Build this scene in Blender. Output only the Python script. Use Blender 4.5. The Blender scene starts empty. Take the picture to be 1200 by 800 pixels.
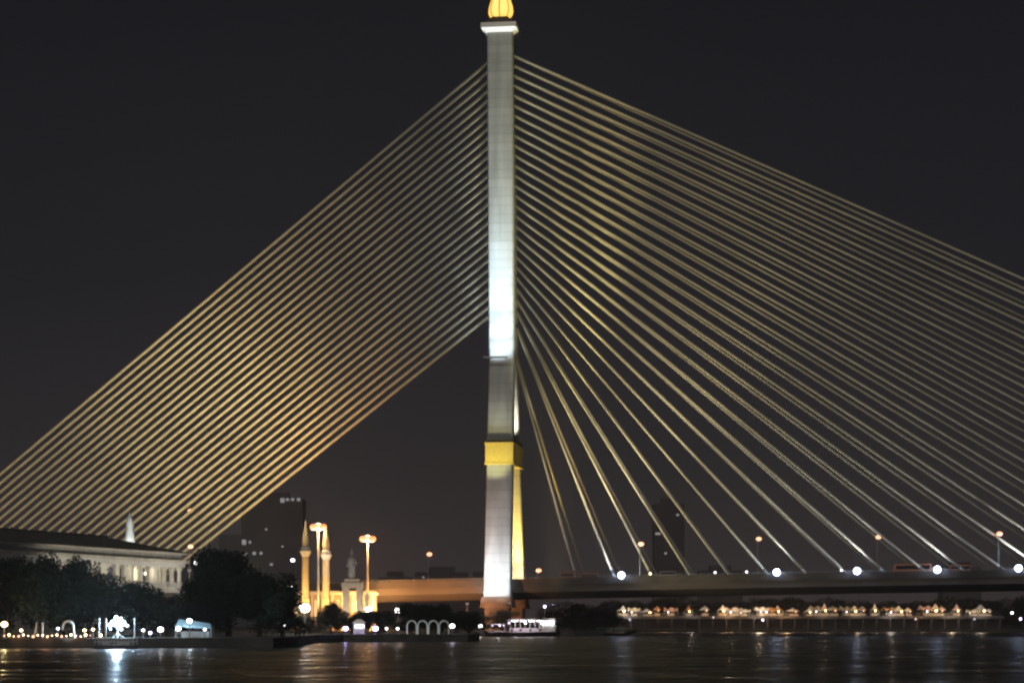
import bpy, math, random
from mathutils import Vector, Matrix
R = math.radians
rnd = random.Random(8)
scene = bpy.context.scene
C = scene.collection

# ------------------------------------------------------------------ camera
F, HZ, HC = 2580.0, 729.0, 3.5          # focal length and horizon row in photo pixels (1200 wide), eye height
cam_d = bpy.data.cameras.new('camera'); cam = bpy.data.objects.new('camera', cam_d); C.objects.link(cam)
cam.location = (0, 0, HC); cam.rotation_euler = (R(90), 0, 0)
cam_d.sensor_fit = 'HORIZONTAL'; cam_d.sensor_width = 36; cam_d.lens = F / 1200 * 36
cam_d.shift_y = (HZ - 400) / 1200
cam_d.clip_start = 1; cam_d.clip_end = 12000
scene.camera = cam

# ------------------------------------------------------------------ night sky
w = bpy.data.worlds.new('World'); scene.world = w; w.use_nodes = True
nt = w.node_tree; nt.nodes.clear()
out = nt.nodes.new('ShaderNodeOutputWorld'); bg = nt.nodes.new('ShaderNodeBackground')
tc = nt.nodes.new('ShaderNodeTexCoord'); sep = nt.nodes.new('ShaderNodeSeparateXYZ')
ramp = nt.nodes.new('ShaderNodeValToRGB'); noi = nt.nodes.new('ShaderNodeTexNoise')
mul = nt.nodes.new('ShaderNodeMath'); mul.operation = 'MULTIPLY_ADD'; mul.inputs[1].default_value = 0.05; mul.inputs[2].default_value = -0.025
add = nt.nodes.new('ShaderNodeMath'); add.operation = 'ADD'
noi.inputs['Scale'].default_value = 3.0; noi.inputs['Detail'].default_value = 3
nt.links.new(tc.outputs['Generated'], sep.inputs[0]); nt.links.new(tc.outputs['Generated'], noi.inputs['Vector'])
nt.links.new(noi.outputs[0], mul.inputs[0]); nt.links.new(sep.outputs['Z'], add.inputs[0]); nt.links.new(mul.outputs[0], add.inputs[1])
nt.links.new(add.outputs[0], ramp.inputs[0]); nt.links.new(ramp.outputs[0], bg.inputs[0]); nt.links.new(bg.outputs[0], out.inputs[0])
cr = ramp.color_ramp
cr.elements[0].position = 0.0; cr.elements[0].color = (.060, .047, .045, 1)
cr.elements[1].position = 1.0; cr.elements[1].color = (.006, .006, .008, 1)
for p, c in ((.03, (.050, .041, .042)), (.08, (.0290, .0260, .0280)), (.15, (.0150, .0145, .0180)), (.28, (.0095, .0100, .0128))):
    e = cr.elements.new(p); e.color = (*c, 1)
bg.inputs[1].default_value = 1.0

# dim warm glow of the city on the camera's bank, standing in for moonlight
sun_d = bpy.data.lights.new('sun', 'SUN'); sun = bpy.data.objects.new('sun', sun_d); C.objects.link(sun)
sun_d.energy = 0.42; sun_d.angle = R(8); sun_d.color = (1, .94, .84)
sun.rotation_euler = Vector((.25, 1, -.38)).to_track_quat('-Z', 'Y').to_euler()

scene.view_settings.view_transform = 'Standard'; scene.view_settings.look = 'None'
scene.view_settings.exposure = 0; scene.view_settings.gamma = 1; scene.view_settings.use_curve_mapping = False
scene.render.film_transparent = False
scene.cycles.max_bounces = 5; scene.cycles.diffuse_bounces = 2; scene.cycles.glossy_bounces = 3
scene.cycles.use_denoising = True
scene.cycles.pixel_filter_type = 'BLACKMAN_HARRIS'; scene.cycles.filter_width = 2.3
scene.cycles.sample_clamp_indirect = 4

# ------------------------------------------------------------------ helpers
def at(px, py, Y):
    return Vector(((px - 600) * Y / F, Y, HC + (HZ - py) * Y / F))
def zpy(py, Y): return HC + (HZ - py) * Y / F

class MB:
    def __init__(s): s.v = []; s.f = []
    def add(s, vs, fs):
        n = len(s.v); s.v += [tuple(v) for v in vs]; s.f += [tuple(i + n for i in f) for f in fs]; return s
    def box(s, x0, x1, y0, y1, z0, z1, rz=0, piv=None):
        vs = [Vector((x, y, z)) for z in (z0, z1) for x, y in ((x0, y0), (x1, y0), (x1, y1), (x0, y1))]
        if rz:
            p = Vector(piv or ((x0 + x1) / 2, (y0 + y1) / 2, 0)); m = Matrix.Rotation(rz, 3, 'Z')
            vs = [m @ (v - p) + p for v in vs]
        return s.add(vs, [(3, 2, 1, 0), (4, 5, 6, 7), (0, 1, 5, 4), (1, 2, 6, 5), (2, 3, 7, 6), (3, 0, 4, 7)])
    def frustum(s, lo, hi):      # lo, hi = (cx, cy, z, wx, wy)
        vs = []
        for cx, cy, z, wx, wy in (lo, hi):
            vs += [(cx - wx/2, cy - wy/2, z), (cx + wx/2, cy - wy/2, z), (cx + wx/2, cy + wy/2, z), (cx - wx/2, cy + wy/2, z)]
        return s.add(vs, [(3, 2, 1, 0), (4, 5, 6, 7), (0, 1, 5, 4), (1, 2, 6, 5), (2, 3, 7, 6), (3, 0, 4, 7)])
    def cham(s, secs, c):        # stack of chamfered rectangular sections (cx, cy, z, wx, wy)
        vs = []; fs = []
        for cx, cy, z, wx, wy in secs:
            a, b = wx/2, wy/2
            vs += [(cx-a+c, cy-b, z), (cx+a-c, cy-b, z), (cx+a, cy-b+c, z), (cx+a, cy+b-c, z), (cx+a-c, cy+b, z), (cx-a+c, cy+b, z), (cx-a, cy+b-c, z), (cx-a, cy-b+c, z)]
        for k in range(len(secs) - 1):
            for i in range(8):
                j = (i + 1) % 8; fs.append((k*8+i, k*8+j, k*8+8+j, k*8+8+i))
        fs.append(tuple(range(7, -1, -1))); m = (len(secs)-1)*8; fs.append(tuple(range(m, m+8)))
        return s.add(vs, fs)
    def tube(s, a, b, r, r2=None, n=8):
        a, b = Vector(a), Vector(b); r2 = r if r2 is None else r2
        d = (b - a).normalized(); u = d.orthogonal().normalized(); w_ = d.cross(u)
        vs = []
        for p, rr in ((a, r), (b, r2)):
            for i in range(n):
                t = 2 * math.pi * i / n; vs.append(p + u * math.cos(t) * rr + w_ * math.sin(t) * rr)
        fs = [(i, (i + 1) % n, n + (i + 1) % n, n + i) for i in range(n)] + [tuple(range(n - 1, -1, -1)), tuple(range(n, 2 * n))]
        return s.add(vs, fs)
    def path(s, pts, r, n=6):
        for a, b in zip(pts, pts[1:]): s.tube(a, b, r, n=n)
        return s
    def lathe(s, prof, c=(0, 0, 0), n=14, sx=1, sy=1):
        vs = []; fs = []
        for r, z in prof:
            for i in range(n):
                t = 2 * math.pi * i / n; vs.append((c[0] + math.cos(t) * r * sx, c[1] + math.sin(t) * r * sy, c[2] + z))
        for k in range(len(prof) - 1):
            for i in range(n):
                j = (i + 1) % n; fs.append((k*n+i, k*n+j, k*n+n+j, k*n+n+i))
        fs.append(tuple(range(n-1, -1, -1))); m = (len(prof)-1)*n; fs.append(tuple(range(m, m+n)))
        return s.add(vs, fs)
    def ball(s, c, r, n=10, sz=1.0):
        k = 6; return s.lathe([(max(.02, math.sin(math.pi*i/k)) * r, -math.cos(math.pi*i/k) * r * sz) for i in range(k+1)], c, n)
    def build(s, name, mat, parent=None, smooth=False):
        me = bpy.data.meshes.new(name); me.from_pydata(s.v, [], s.f); me.update()
        if smooth:
            for p in me.polygons: p.use_smooth = len(p.vertices) <= 4
        me.materials.append(mat)
        o = bpy.data.objects.new(name, me); C.objects.link(o)
        if parent is not None: o.parent = parent
        return o

def thing(name, label, cat, loc=(0, 0, 0), rz=0, group=None):
    o = bpy.data.objects.new(name, None); C.objects.link(o); o.empty_display_size = 1
    o.location = loc; o.rotation_euler = (0, 0, rz); o['label'] = label; o['category'] = cat
    if group: o['group'] = group
    return o
def tag(o, label, cat, group=None, kind=None):
    o['label'] = label; o['category'] = cat
    if group: o['group'] = group
    if kind: o['kind'] = kind
    return o
def struct(o, kind='structure'): o['kind'] = kind; return o
def dup(root, loc, label, rz=None, group=None, scale=None):
    r = root.copy(); C.objects.link(r); r.location = loc; r['label'] = label
    if rz is not None: r.rotation_euler = (0, 0, rz)
    if group: r['group'] = group
    if scale: r.scale = scale
    def kids(src, dst):
        for ch in list(src.children):
            c = ch.copy()
            C.objects.link(c); c.parent = dst; kids(ch, c)
    kids(root, r)
    return r

def mat(name, col, rough=.8, var=.25, scale=1.0, metal=0, bump=0, col2=None, stretch=(1, 1, 1), emis=None, estr=0, spec=.3):
    m = bpy.data.materials.new(name); m.use_nodes = True; t = m.node_tree; b = t.nodes['Principled BSDF']
    b.inputs['Roughness'].default_value = rough; b.inputs['Metallic'].default_value = metal
    b.inputs['Specular IOR Level'].default_value = spec
    g = t.nodes.new('ShaderNodeTexCoord'); mp = t.nodes.new('ShaderNodeMapping'); mp.inputs['Scale'].default_value = stretch
    n = t.nodes.new('ShaderNodeTexNoise'); n.inputs['Scale'].default_value = scale; n.inputs['Detail'].default_value = 5
    rp = t.nodes.new('ShaderNodeValToRGB'); rp.color_ramp.elements[0].position = .3; rp.color_ramp.elements[1].position = .7
    c2 = col2 or tuple(min(1, c * (1 + var)) for c in col)
    rp.color_ramp.elements[0].color = (*[c * (1 - var) for c in col], 1); rp.color_ramp.elements[1].color = (*c2, 1)
    t.links.new(g.outputs['Object'], mp.inputs[0]); t.links.new(mp.outputs[0], n.inputs['Vector'])
    t.links.new(n.outputs[0], rp.inputs[0]); t.links.new(rp.outputs[0], b.inputs['Base Color'])
    if bump:
        bp = t.nodes.new('ShaderNodeBump'); bp.inputs['Strength'].default_value = bump; bp.inputs['Distance'].default_value = .1
        t.links.new(n.outputs[0], bp.inputs['Height']); t.links.new(bp.outputs[0], b.inputs['Normal'])
    if emis:
        b.inputs['Emission Color'].default_value = (*emis, 1); b.inputs['Emission Strength'].default_value = estr
    return m
def glow(name, col, s):
    return mat(name, (.8, .8, .8), .4, .02, emis=col, estr=s)

def banded(name, col, period=2.42):
    """cast concrete with a lift joint every few metres and vertical streaks"""
    m = mat(name, col, .75, .17, .45, stretch=(1.3, 1, .12)); t = m.node_tree; b = t.nodes['Principled BSDF']
    g = next(n for n in t.nodes if n.type == 'TEX_COORD'); rp = next(n for n in t.nodes if n.type == 'VALTORGB')
    sp = t.nodes.new('ShaderNodeSeparateXYZ'); t.links.new(g.outputs['Object'], sp.inputs[0])
    d = t.nodes.new('ShaderNodeMath'); d.operation = 'DIVIDE'; d.inputs[1].default_value = period
    fr = t.nodes.new('ShaderNodeMath'); fr.operation = 'FRACT'
    lt = t.nodes.new('ShaderNodeMath'); lt.operation = 'LESS_THAN'; lt.inputs[1].default_value = .13
    fl = t.nodes.new('ShaderNodeMath'); fl.operation = 'FLOOR'
    wn = t.nodes.new('ShaderNodeTexWhiteNoise'); wn.noise_dimensions = '1D'
    t.links.new(sp.outputs['Z'], d.inputs[0]); t.links.new(d.outputs[0], fr.inputs[0]); t.links.new(fr.outputs[0], lt.inputs[0])
    t.links.new(d.outputs[0], fl.inputs[0]); t.links.new(fl.outputs[0], wn.inputs['W'])
    a = t.nodes.new('ShaderNodeMath'); a.operation = 'MULTIPLY_ADD'; a.inputs[1].default_value = -.16; a.inputs[2].default_value = 1
    t.links.new(lt.outputs[0], a.inputs[0])
    a2 = t.nodes.new('ShaderNodeMath'); a2.operation = 'MULTIPLY_ADD'; a2.inputs[1].default_value = .16; a2.inputs[2].default_value = .9
    t.links.new(wn.outputs['Value'], a2.inputs[0])
    a3 = t.nodes.new('ShaderNodeMath'); a3.operation = 'MULTIPLY'; t.links.new(a.outputs[0], a3.inputs[0]); t.links.new(a2.outputs[0], a3.inputs[1])
    mx = t.nodes.new('ShaderNodeVectorMath'); mx.operation = 'SCALE'
    t.links.new(rp.outputs[0], mx.inputs[0]); t.links.new(a3.outputs[0], mx.inputs['Scale']); t.links.new(mx.outputs[0], b.inputs['Base Color'])
    return m

M = dict(
    concrete=banded('concrete', (.42, .45, .455)),
    deck=mat('deck_concrete', (.115, .10, .085), .85, .3, .15, stretch=(.3, 1, 1)),
    deck_dark=mat('dark_fascia', (.085, .075, .065), .8, .3, .2),
    asphalt=mat('asphalt', (.05, .05, .05), .9, .2, .5),
    gold=mat('gold_paint', (.62, .50, .13), .6, .12, 1.5),
    gold_metal=mat('gold_metal', (.85, .58, .12), .35, .1, 2, metal=.6),
    cable=mat('cable_sheath', (.62, .57, .41), .5, .12, .06),
    brown=mat('pier_concrete', (.17, .13, .10), .85, .3, .4),
    steel=mat('galvanised_steel', (.35, .35, .34), .5, .1, 2, metal=.4),
    dark_steel=mat('dark_steel', (.05, .05, .05), .5, .2, 2),
    white=mat('white_paint', (.78, .78, .76), .5, .08, 1),
    plaster=mat('white_plaster', (.72, .70, .62), .8, .14, .6),
    cream=mat('cream_plaster', (.66, .54, .32), .8, .15, .5),
    roof=mat('dark_roof_tiles', (.14, .125, .10), .8, .3, 1.5, bump=.5),
    stone=mat('grey_stone', (.42, .42, .40), .85, .2, 1.2),
    tan=mat('tan_stone', (.48, .40, .30), .85, .2, .8),
    leaf=mat('dark_leaves', (.020, .030, .016), .7, .5, .8),
    leaf2=mat('olive_leaves', (.035, .045, .020), .7, .5, .8),
    bark=mat('bark', (.06, .045, .03), .9, .3, 3, bump=.6),
    ground=mat('earth', (.05, .05, .035), .95, .4, .05),
    quay=mat('quay_stone', (.10, .095, .085), .9, .4, .3),
    dark_wall=mat('dark_wall', (.05, .045, .05), .85, .3, .3),
    far_wall=mat('far_tower_wall', (.11, .10, .11), .85, .2, .08),
    hull=mat('black_hull', (.015, .012, .012), .4, .2, 1),
    red=mat('dark_red_paint', (.25, .02, .015), .5, .2, 1),
    tarp=mat('blue_tarpaulin', (.25, .42, .50), .6, .25, 1.5, bump=.4),
    tent=mat('tent_canvas', (.70, .62, .50), .8, .15, 1),
    glass=mat('dark_glass', (.02, .02, .025), .1, .1, 1, spec=.6),
    e_orange=glow('sodium_lamp', (1, .42, .22), 2.3),
    e_mast_halo=glow('mast_lamp', (1, .30, .09), 1.9),
    e_core=glow('mast_lamp_core', (1, .62, .34), 12),
    e_blue=glow('blue_white_lamp', (.50, .64, 1), 16),
    e_rack=glow('floodlight_lens', (.45, .70, 1), 9),
    e_white=glow('white_lamp', (1, .93, .9), 22),
    e_dim=glow('dim_white_lamp', (.95, .9, 1), 5),
    e_faint=glow('faint_lamp', (.6, .55, .85), .7),
    e_violet=glow('violet_lamp', (.62, .50, 1), 16),
    e_warm=glow('warm_bulb', (1, .66, .30), 9),
    e_cabin=glow('cabin_light', (.92, .74, 1), 1.6),
    e_window=glow('warm_window', (1, .70, .28), .55),
    e_farwin=glow('far_window', (.9, .85, .95), .22),
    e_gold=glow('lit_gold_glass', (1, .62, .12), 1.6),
)

def spot(name, loc, target, power, size, col=(1, 1, 1), blend=.6, rad=.6, parent=None):
    d = bpy.data.lights.new(name, 'SPOT'); o = bpy.data.objects.new(name, d); C.objects.link(o)
    d.energy = power; d.spot_size = R(size); d.spot_blend = blend; d.color = col; d.shadow_soft_size = rad
    loc = Vector(loc); o.location = loc; o.rotation_euler = (Vector(target) - loc).to_track_quat('-Z', 'Y').to_euler()
    return o
def point(name, loc, power, col=(1, 1, 1), rad=.3):
    d = bpy.data.lights.new(name, 'POINT'); o = bpy.data.objects.new(name, d); C.objects.link(o)
    d.energy = power; d.color = col; d.shadow_soft_size = rad; o.location = loc; return o

# ------------------------------------------------------------------ water and land
def water_mat():
    m = bpy.data.materials.new('river_water'); m.use_nodes = True; t = m.node_tree; b = t.nodes['Principled BSDF']
    b.inputs['Base Color'].default_value = (.040, .034, .022, 1); b.inputs['IOR'].default_value = 1.33
    g = t.nodes.new('ShaderNodeTexCoord')
    def noise(sc, det=4, rough=.6):
        mp = t.nodes.new('ShaderNodeMapping'); mp.inputs['Scale'].default_value = sc; mp.inputs['Rotation'].default_value = (0, 0, rnd.uniform(-.2, .2))
        n = t.nodes.new('ShaderNodeTexNoise'); n.inputs['Scale'].default_value = 1; n.inputs['Detail'].default_value = det; n.inputs['Roughness'].default_value = rough
        t.links.new(g.outputs['Object'], mp.inputs[0]); t.links.new(mp.outputs[0], n.inputs['Vector']); return n
    # wind patches: smoother and rougher stretches of water
    pn = noise((.07, .12, 1), 7, .8); mr = t.nodes.new('ShaderNodeMapRange')
    mr.inputs['From Min'].default_value = .38; mr.inputs['From Max'].default_value = .62; mr.inputs['To Min'].default_value = .19; mr.inputs['To Max'].default_value = .5
    t.links.new(pn.outputs[0], mr.inputs['Value']); t.links.new(mr.outputs[0], b.inputs['Roughness'])
    last = None
    for sc, dist in (((.035, .06, 1), 4.6), ((.16, .20, 1), 3.4), ((.55, .6, 1), 1.6)):
        n = noise(sc); bp = t.nodes.new('ShaderNodeBump'); bp.inputs['Distance'].default_value = dist; bp.inputs['Strength'].default_value = 1
        t.links.new(n.outputs[0], bp.inputs['Height'])
        if last: t.links.new(last.outputs[0], bp.inputs['Normal'])
        last = bp
    t.links.new(last.outputs[0], b.inputs['Normal'])
    return m
M['water'] = water_mat()
struct(MB().add([(-2500, -200, 0), (2500, -200, 0), (2500, 3400, 0), (-2500, 3400, 0)], [(0, 1, 2, 3)]).build('river_water', M['water']))

edge = [(-2450, 296), (-60, 300), (-33, 304), (-31, 318), (-34, 380), (-30, 392), (-8, 396), (-6, 410), (-9, 555), (16, 560), (24, 580), (30, 700), (36, 792), (60, 800), (190, 802), (330, 796), (2450, 780)]
poly = edge + [(2450, 3350), (-2450, 3350)]
mb = MB(); n = len(poly); mb.add([(x, y, 1.4) for x, y in poly] , [tuple(range(n))])
struct(mb.build('ground', M['ground']))
mb = MB()
for (x0, y0), (x1, y1) in zip(edge, edge[1:]):
    mb.add([(x0, y0, -1), (x1, y1, -1), (x1, y1, 1.405), (x0, y0, 1.405)], [(0, 1, 2, 3)])
    mb.add([(x0, y0, 1.405), (x1, y1, 1.405), (x1, y1 + 1.4, 1.405), (x0, y0 + 1.4, 1.405)], [(0, 1, 2, 3)])
struct(mb.build('embankment', M['quay']))

# ------------------------------------------------------------------ the bridge (local x along the deck, y across it)
TH = math.asin(.133); P0 = Vector((-3.02, 600, 0))
ROT = Matrix.Rotation(-TH, 3, 'Z')
def Bw(d, t, z): return P0 + ROT @ Vector((d, t, z))
def ztop(d): return max(9.5, 14.0 + .019 * d - .0000245 * d * d)

bridge = thing('cable_stayed_bridge', 'cable stayed bridge with one tall floodlit pylon and fans of golden cables', 'bridge', P0, -TH)
py_ = thing('pylon', '', '', (0, 0, 0)); del py_['label']; del py_['category']; py_.parent = bridge
ZB, ZJ, ZC = 10.2, 77.2, 164.3
def LX(z): return .15 + 1.25 * (1 - z / 164)      # the shaft leans a touch towards the main span
mb = MB().cham([(LX(ZJ), 0, ZJ, 6.9, 9.2), (LX(120), 0, 120, 6.9, 8.4), (LX(ZC), 0, ZC, 6.9, 7.6)], .35); mb.build('mast', M['concrete'], py_)
for s in (-1, 1):
    MB().cham([(LX(ZB), s*14.9, ZB, 7.3, 5.2), (LX(13.5), s*14.5, 13.5, 7.0, 5.0), (LX(ZJ), s*2.6, ZJ - .003, 6.6, 4.0)], .3).build('leg', M['concrete'], py_)
    def off(z): return s * (14.8 + (2.6 - 14.8) * (z - 16) / (ZJ - 16))
    MB().cham([(1.3, s*14.9, 7.4, 8.8, 8), (1.3, s*14.9, ZB - .003, 8.0, 6.4)], .2).cham([(1.3, s*14.9, -1, 5.5, 5), (1.3, s*14.9, 7.397, 6.4, 6)], .2).build('pier', M['brown'], py_)
zb0, zb1 = 46.2, 51.2
o0 = 14.5 + (2.6 - 14.5) * (48.5 - 13.5) / (ZJ - 13.5)
cb = MB().box(-2.75, 4.75, -o0 - 2.75, o0 + 2.75, zb0, zb1).build('crossbeam', M['gold'], py_)
MB().box(-2.95, 4.95, -o0 - 2.95, o0 + 2.95, zb1 + .003, zb1 + .5).build('cornice', M['gold'], cb)
MB().box(-2.6, 4.6, -o0 - 2.4, o0 + 2.4, zb1 + .503, zb1 + 1.7).build('shadow_band', M['dark_steel'], cb)  # dark box built in as the shadow band above the crossbeam
MB().box(-2.95, 4.95, -o0 - 2.95, o0 + 2.95, zb0 - .45, zb0 - .003).build('moulding', M['gold'], cb)
MB().box(-4.8, 4.8, -5.2, 5.2, ZC + .003, ZC + 1.3).cham([(0, 0, ZC - 1.0, 7.2, 8), (0, 0, ZC, 9.2, 10)], .2).build('cap_slab', M['white'], py_)
base = MB().cham([(0, 0, ZC + 1.303, 8.2, 8.6), (0, 0, ZC + 2.6, 6.6, 7)], .3).cham([(0, 0, ZC + 2.603, 5, 5), (0, 0, ZC + 3.6, 4.6, 4.6)], .4).build('finial_base', M['brown'], py_)
prof = [(2.2, 0), (3.0, .5), (3.35, 1.6), (3.2, 3), (2.6, 5), (2.2, 7), (1.9, 9), (1.4, 12), (.9, 16), (.35, 20), (.05, 24)]
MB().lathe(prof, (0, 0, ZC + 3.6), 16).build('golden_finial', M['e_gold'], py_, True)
mb = MB()
for k in range(8):
    a = k * math.pi / 4
    pts = [(math.cos(a) * r * 1.03, math.sin(a) * r * 1.03, ZC + 3.6 + z) for r, z in prof]; mb.path(pts, .14, 5)
mb.build('finial_rib', M['gold_metal'], py_)

# deck
dk = thing('deck', '', ''); del dk['label']; del dk['category']; dk.parent = bridge
ds = [-330 + 11 * k for k in range(61)]
def loft(sec, mat_, name, par):
    mb = MB(); vs = []; fs = []; m = len(sec)
    for d in ds:
        z = ztop(d); vs += [(d, y, z + dz) for y, dz in sec]
    for k in range(len(ds) - 1):
        for i in range(m):
            j = (i + 1) % m; fs.append((k*m+i, k*m+m+i, k*m+m+j, k*m+j))
    fs.append(tuple(range(m))); fs.append(tuple(range(len(vs)-1, len(vs)-m-1, -1)))
    return mb.add(vs, fs).build(name, mat_, par)
loft([(-12.6, -.9), (12.6, -.9), (12.6, -2.6), (8, -4.3), (-8, -4.3), (-12.6, -2.6)], M['deck'], 'box_girder', dk)
loft([(-12.9, -.897), (-12.9, -.05), (12.9, -.05), (12.9, -.897)], M['deck_dark'], 'edge_beam', dk)
loft([(-12.2, -.045), (-12.2, 0), (12.2, 0), (12.2, -.045)], M['asphalt'], 'roadway', dk)
for s in (-1, 1):
    par = loft([(s*12.85, -.046), (s*12.85, 1.0), (s*12.55, 1.0), (s*12.55, -.046)], M['deck_dark'], 'parapet', dk)
    mb = MB()
    for d0, d1 in zip(ds, ds[1:]):
        mb.tube((d0, s*12.7, ztop(d0) + 1.35), (d1, s*12.7, ztop(d1) + 1.35), .07, n=5)
        for q in (0, .25, .5, .75):
            d = d0 + (d1 - d0) * q; mb.box(d - .05, d + .05, s*12.7 - .05, s*12.7 + .05, ztop(d) + .9, ztop(d) + 1.35)
    mb.build('handrail', M['steel'], par)
for d in (-40, -78, -116, -154, -200, -250):
    z = ztop(d) - 4.3
    MB().cham([(d, 0, -1, 3, 9), (d, 0, z - 2, 3, 9), (d, 0, z - .003, 4, 15)], .3).build('deck_pier', M['brown'], dk)

# stay cables: 28 pairs to the right, 28 single ones to the left
tops = [405, 372, 356, 344] + [332 - (332 - 66) * k / 23 for k in range(24)]
for i in range(28):
    d = 22.0 + 10.2 * i
    za = ztop(d) + .3; zt = HC + (HZ - tops[i]) * 600 / F
    for s in (-1, 1):
        c = MB().tube((3.2, s * .9, zt), (d, s * 12.3, za), .32, n=10).build('stay_cable', M['cable'], bridge, True)
        a = Vector((d, s * 12.3, za)); u = (Vector((3.2, s * .9, zt)) - a).normalized()
        MB().tube(a - u * .3, a + u * 2.6, .42, .36, n=8).build('anchor_sleeve', M['steel'], c, True)
for i in range(28):
    d = -(100 + 86 * i / 27); zt = HC + (HZ - (370 - (370 - 72) * i / 27)) * 600 / F
    MB().tube((-3.2, 0, zt), (d, 0, ztop(d) + .3), .41, n=10).build('stay_cable', M['cable'], bridge, True)
# 12.3 off so that the last sleeves sit in the edge beam; the left fan anchors along the centre line

# ------------------------------------------------------------------ pylon floodlights
COOL = (.76, .90, 1.0); YEL = (1, .86, .55)
def floodlight(px_loc, aim, label, group, em, size=.8, post=0.0, plain='floodlight'):
    """lamp housing on a yoke, lens glowing, turned to aim"""
    p = Vector(px_loc); t = thing(plain, label, 'floodlight', p, 0, group)
    d = (Vector(aim) - p).normalized(); q = d.to_track_quat('Y', 'Z').to_matrix()
    hs = MB(); ln = MB(); s = size
    for mbx, pts in ((hs, ((-s, s, -.5*s, 0, -.6*s, .6*s))), (ln, (-.86*s, .86*s, .003, .08*s, -.48*s, .48*s))):
        x0, x1, y0, y1, z0, z1 = pts
        tmp = MB().box(x0, x1, y0, y1, z0, z1); mbx.add([q @ Vector(v) + Vector((0, 0, .8*s)) for v in tmp.v], tmp.f)
    h = hs.build('housing', M['dark_steel'], t); ln.build('lens', em, t)
    MB().box(-1.1*s, 1.1*s, -.08, .08, -post, .12*s - .0).build('bracket', M['dark_steel'], t) if post == 0 else MB().tube((0, 0, -post), (0, 0, .15*s), .12).build('post', M['dark_steel'], t)
    return t
# near leg, from a lamp table in front of its foot
for k, dx in enumerate((-5.5, 5.5)):
    p = Bw(dx, -24.5, 8.0)
    floodlight(p, Bw(0, -13, 40), ('left' if k == 0 else 'right') + ' floodlight at the foot of the pylon aimed up its near leg', 'pylon foot floodlights', M['e_dim'], .5, post=8.5)
    spot('leg_spot', p + Vector((0, 0, .6)), Bw(0, -15, 16), 11000, 70, COOL, 1, 1.0)
    spot('leg_beam', p + Vector((0, 0, .6)), Bw(0, -12, 30), 20000, 44, COOL, 1, 1.0)
# mast, from lamps on outriggers at the fork
for k, dx in enumerate((-2.2, 2.2)):
    p = Bw(dx, -9.6, ZJ - 2.2)
    spot('mast_spot', p, Bw(0, -4.6, ZJ + 6), 4200, 150, COOL, 1, .4)
    spot('mast_low', p, Bw(0, -4.4, ZJ + 17), 16000, 70, COOL, 1, .4); spot('mast_beam', p, Bw(0, -4.4, ZJ + 38), 95000, 36, COOL, 1, .4); spot('mast_far_beam', p, Bw(0, -4.2, ZJ + 62), 110000, 22, COOL, 1, .4)
mb = MB()
for s in (-1, 1):
    for x in (-2.2, 2.2):
        mb.tube((x, s*4.3, ZJ - 2.5), (x, s*9.6, ZJ - 2.5), .12)
mb.box(-3.4, 3.4, -10.0, -9.2, ZJ - 2.8, ZJ - 2.4).build('lamp_outrigger', M['steel'], py_)
# golden light between the legs
for k, dx in enumerate((-2.5, 2.5)):
    spot('gold_spot', Bw(dx, 1, 15), Bw(0, 13, 36), 40000, 85, (1, .72, .16), .8, .5)
for dx in (-1.5, 3):
    spot('leg_fill', Bw(dx, -18, 54.3), Bw(1, -6, 67), 900, 90, (.95, 1, .93), .8, .4)  # added fill without a fixture, lifts the unlit grey upper leg
for dx in (-2, 3):
    spot('fork_spot', Bw(dx, -1, 54.5), Bw(1, 6, 62), 9000, 90, (1, .86, .62), .8, .4)
spot('gold_foot', Bw(5.0, 5, 14.6), Bw(1, 15, 17), 9000, 120, (1, .7, .35), .8, .5)
for dx in (-3, 3):
    spot('beam_spot', Bw(dx, -24, 38), Bw(0, -10, 49), 8500, 46, (1, .88, .35), .8, .4)
# cable floods added on the banks to light the stays
def added_bank_flood(p, aims, label, em, size=.9, post=5.0):
    floodlight(p, aims[0][0], label, 'added tall floodlights on the bank', em, size, post)
    for (a, pw, sz, col) in aims: spot('cable_spot', p + Vector((0, -.3, .9)), a, pw * .86, sz, col, .9, 2.6)
added_bank_flood(Vector((10.5, 563, 7.5)), [(Bw(40, 0, 90), 230000, 58, YEL), (Bw(110, 0, 60), 95000, 70, YEL), (Bw(16, 0, 112), 1300000, 26, (1, .84, .40))], 'added floodlight on a post by the water right of the pylon', M['e_violet'], .5, 6.1)
added_bank_flood(Vector((-60, 518, 9.0)), [(Bw(-78, 0, 56), 330000, 44, (1, .84, .42)), (Bw(-60, 0, 100), 210000, 52, (1, .83, .5)), (Bw(-112, 0, 45), 110000, 60, YEL)], 'added floodlight on a post among the trees left of the golden minaret', M['e_dim'], .6, 7.6)
added_bank_flood(Vector((-125, 500, 16.0)), [(Bw(-125, 0, 55), 220000, 90, (1, .78, .5))], 'added floodlight on a post hidden behind the villa roof', M['e_dim'], .6, 14.6)

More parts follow.
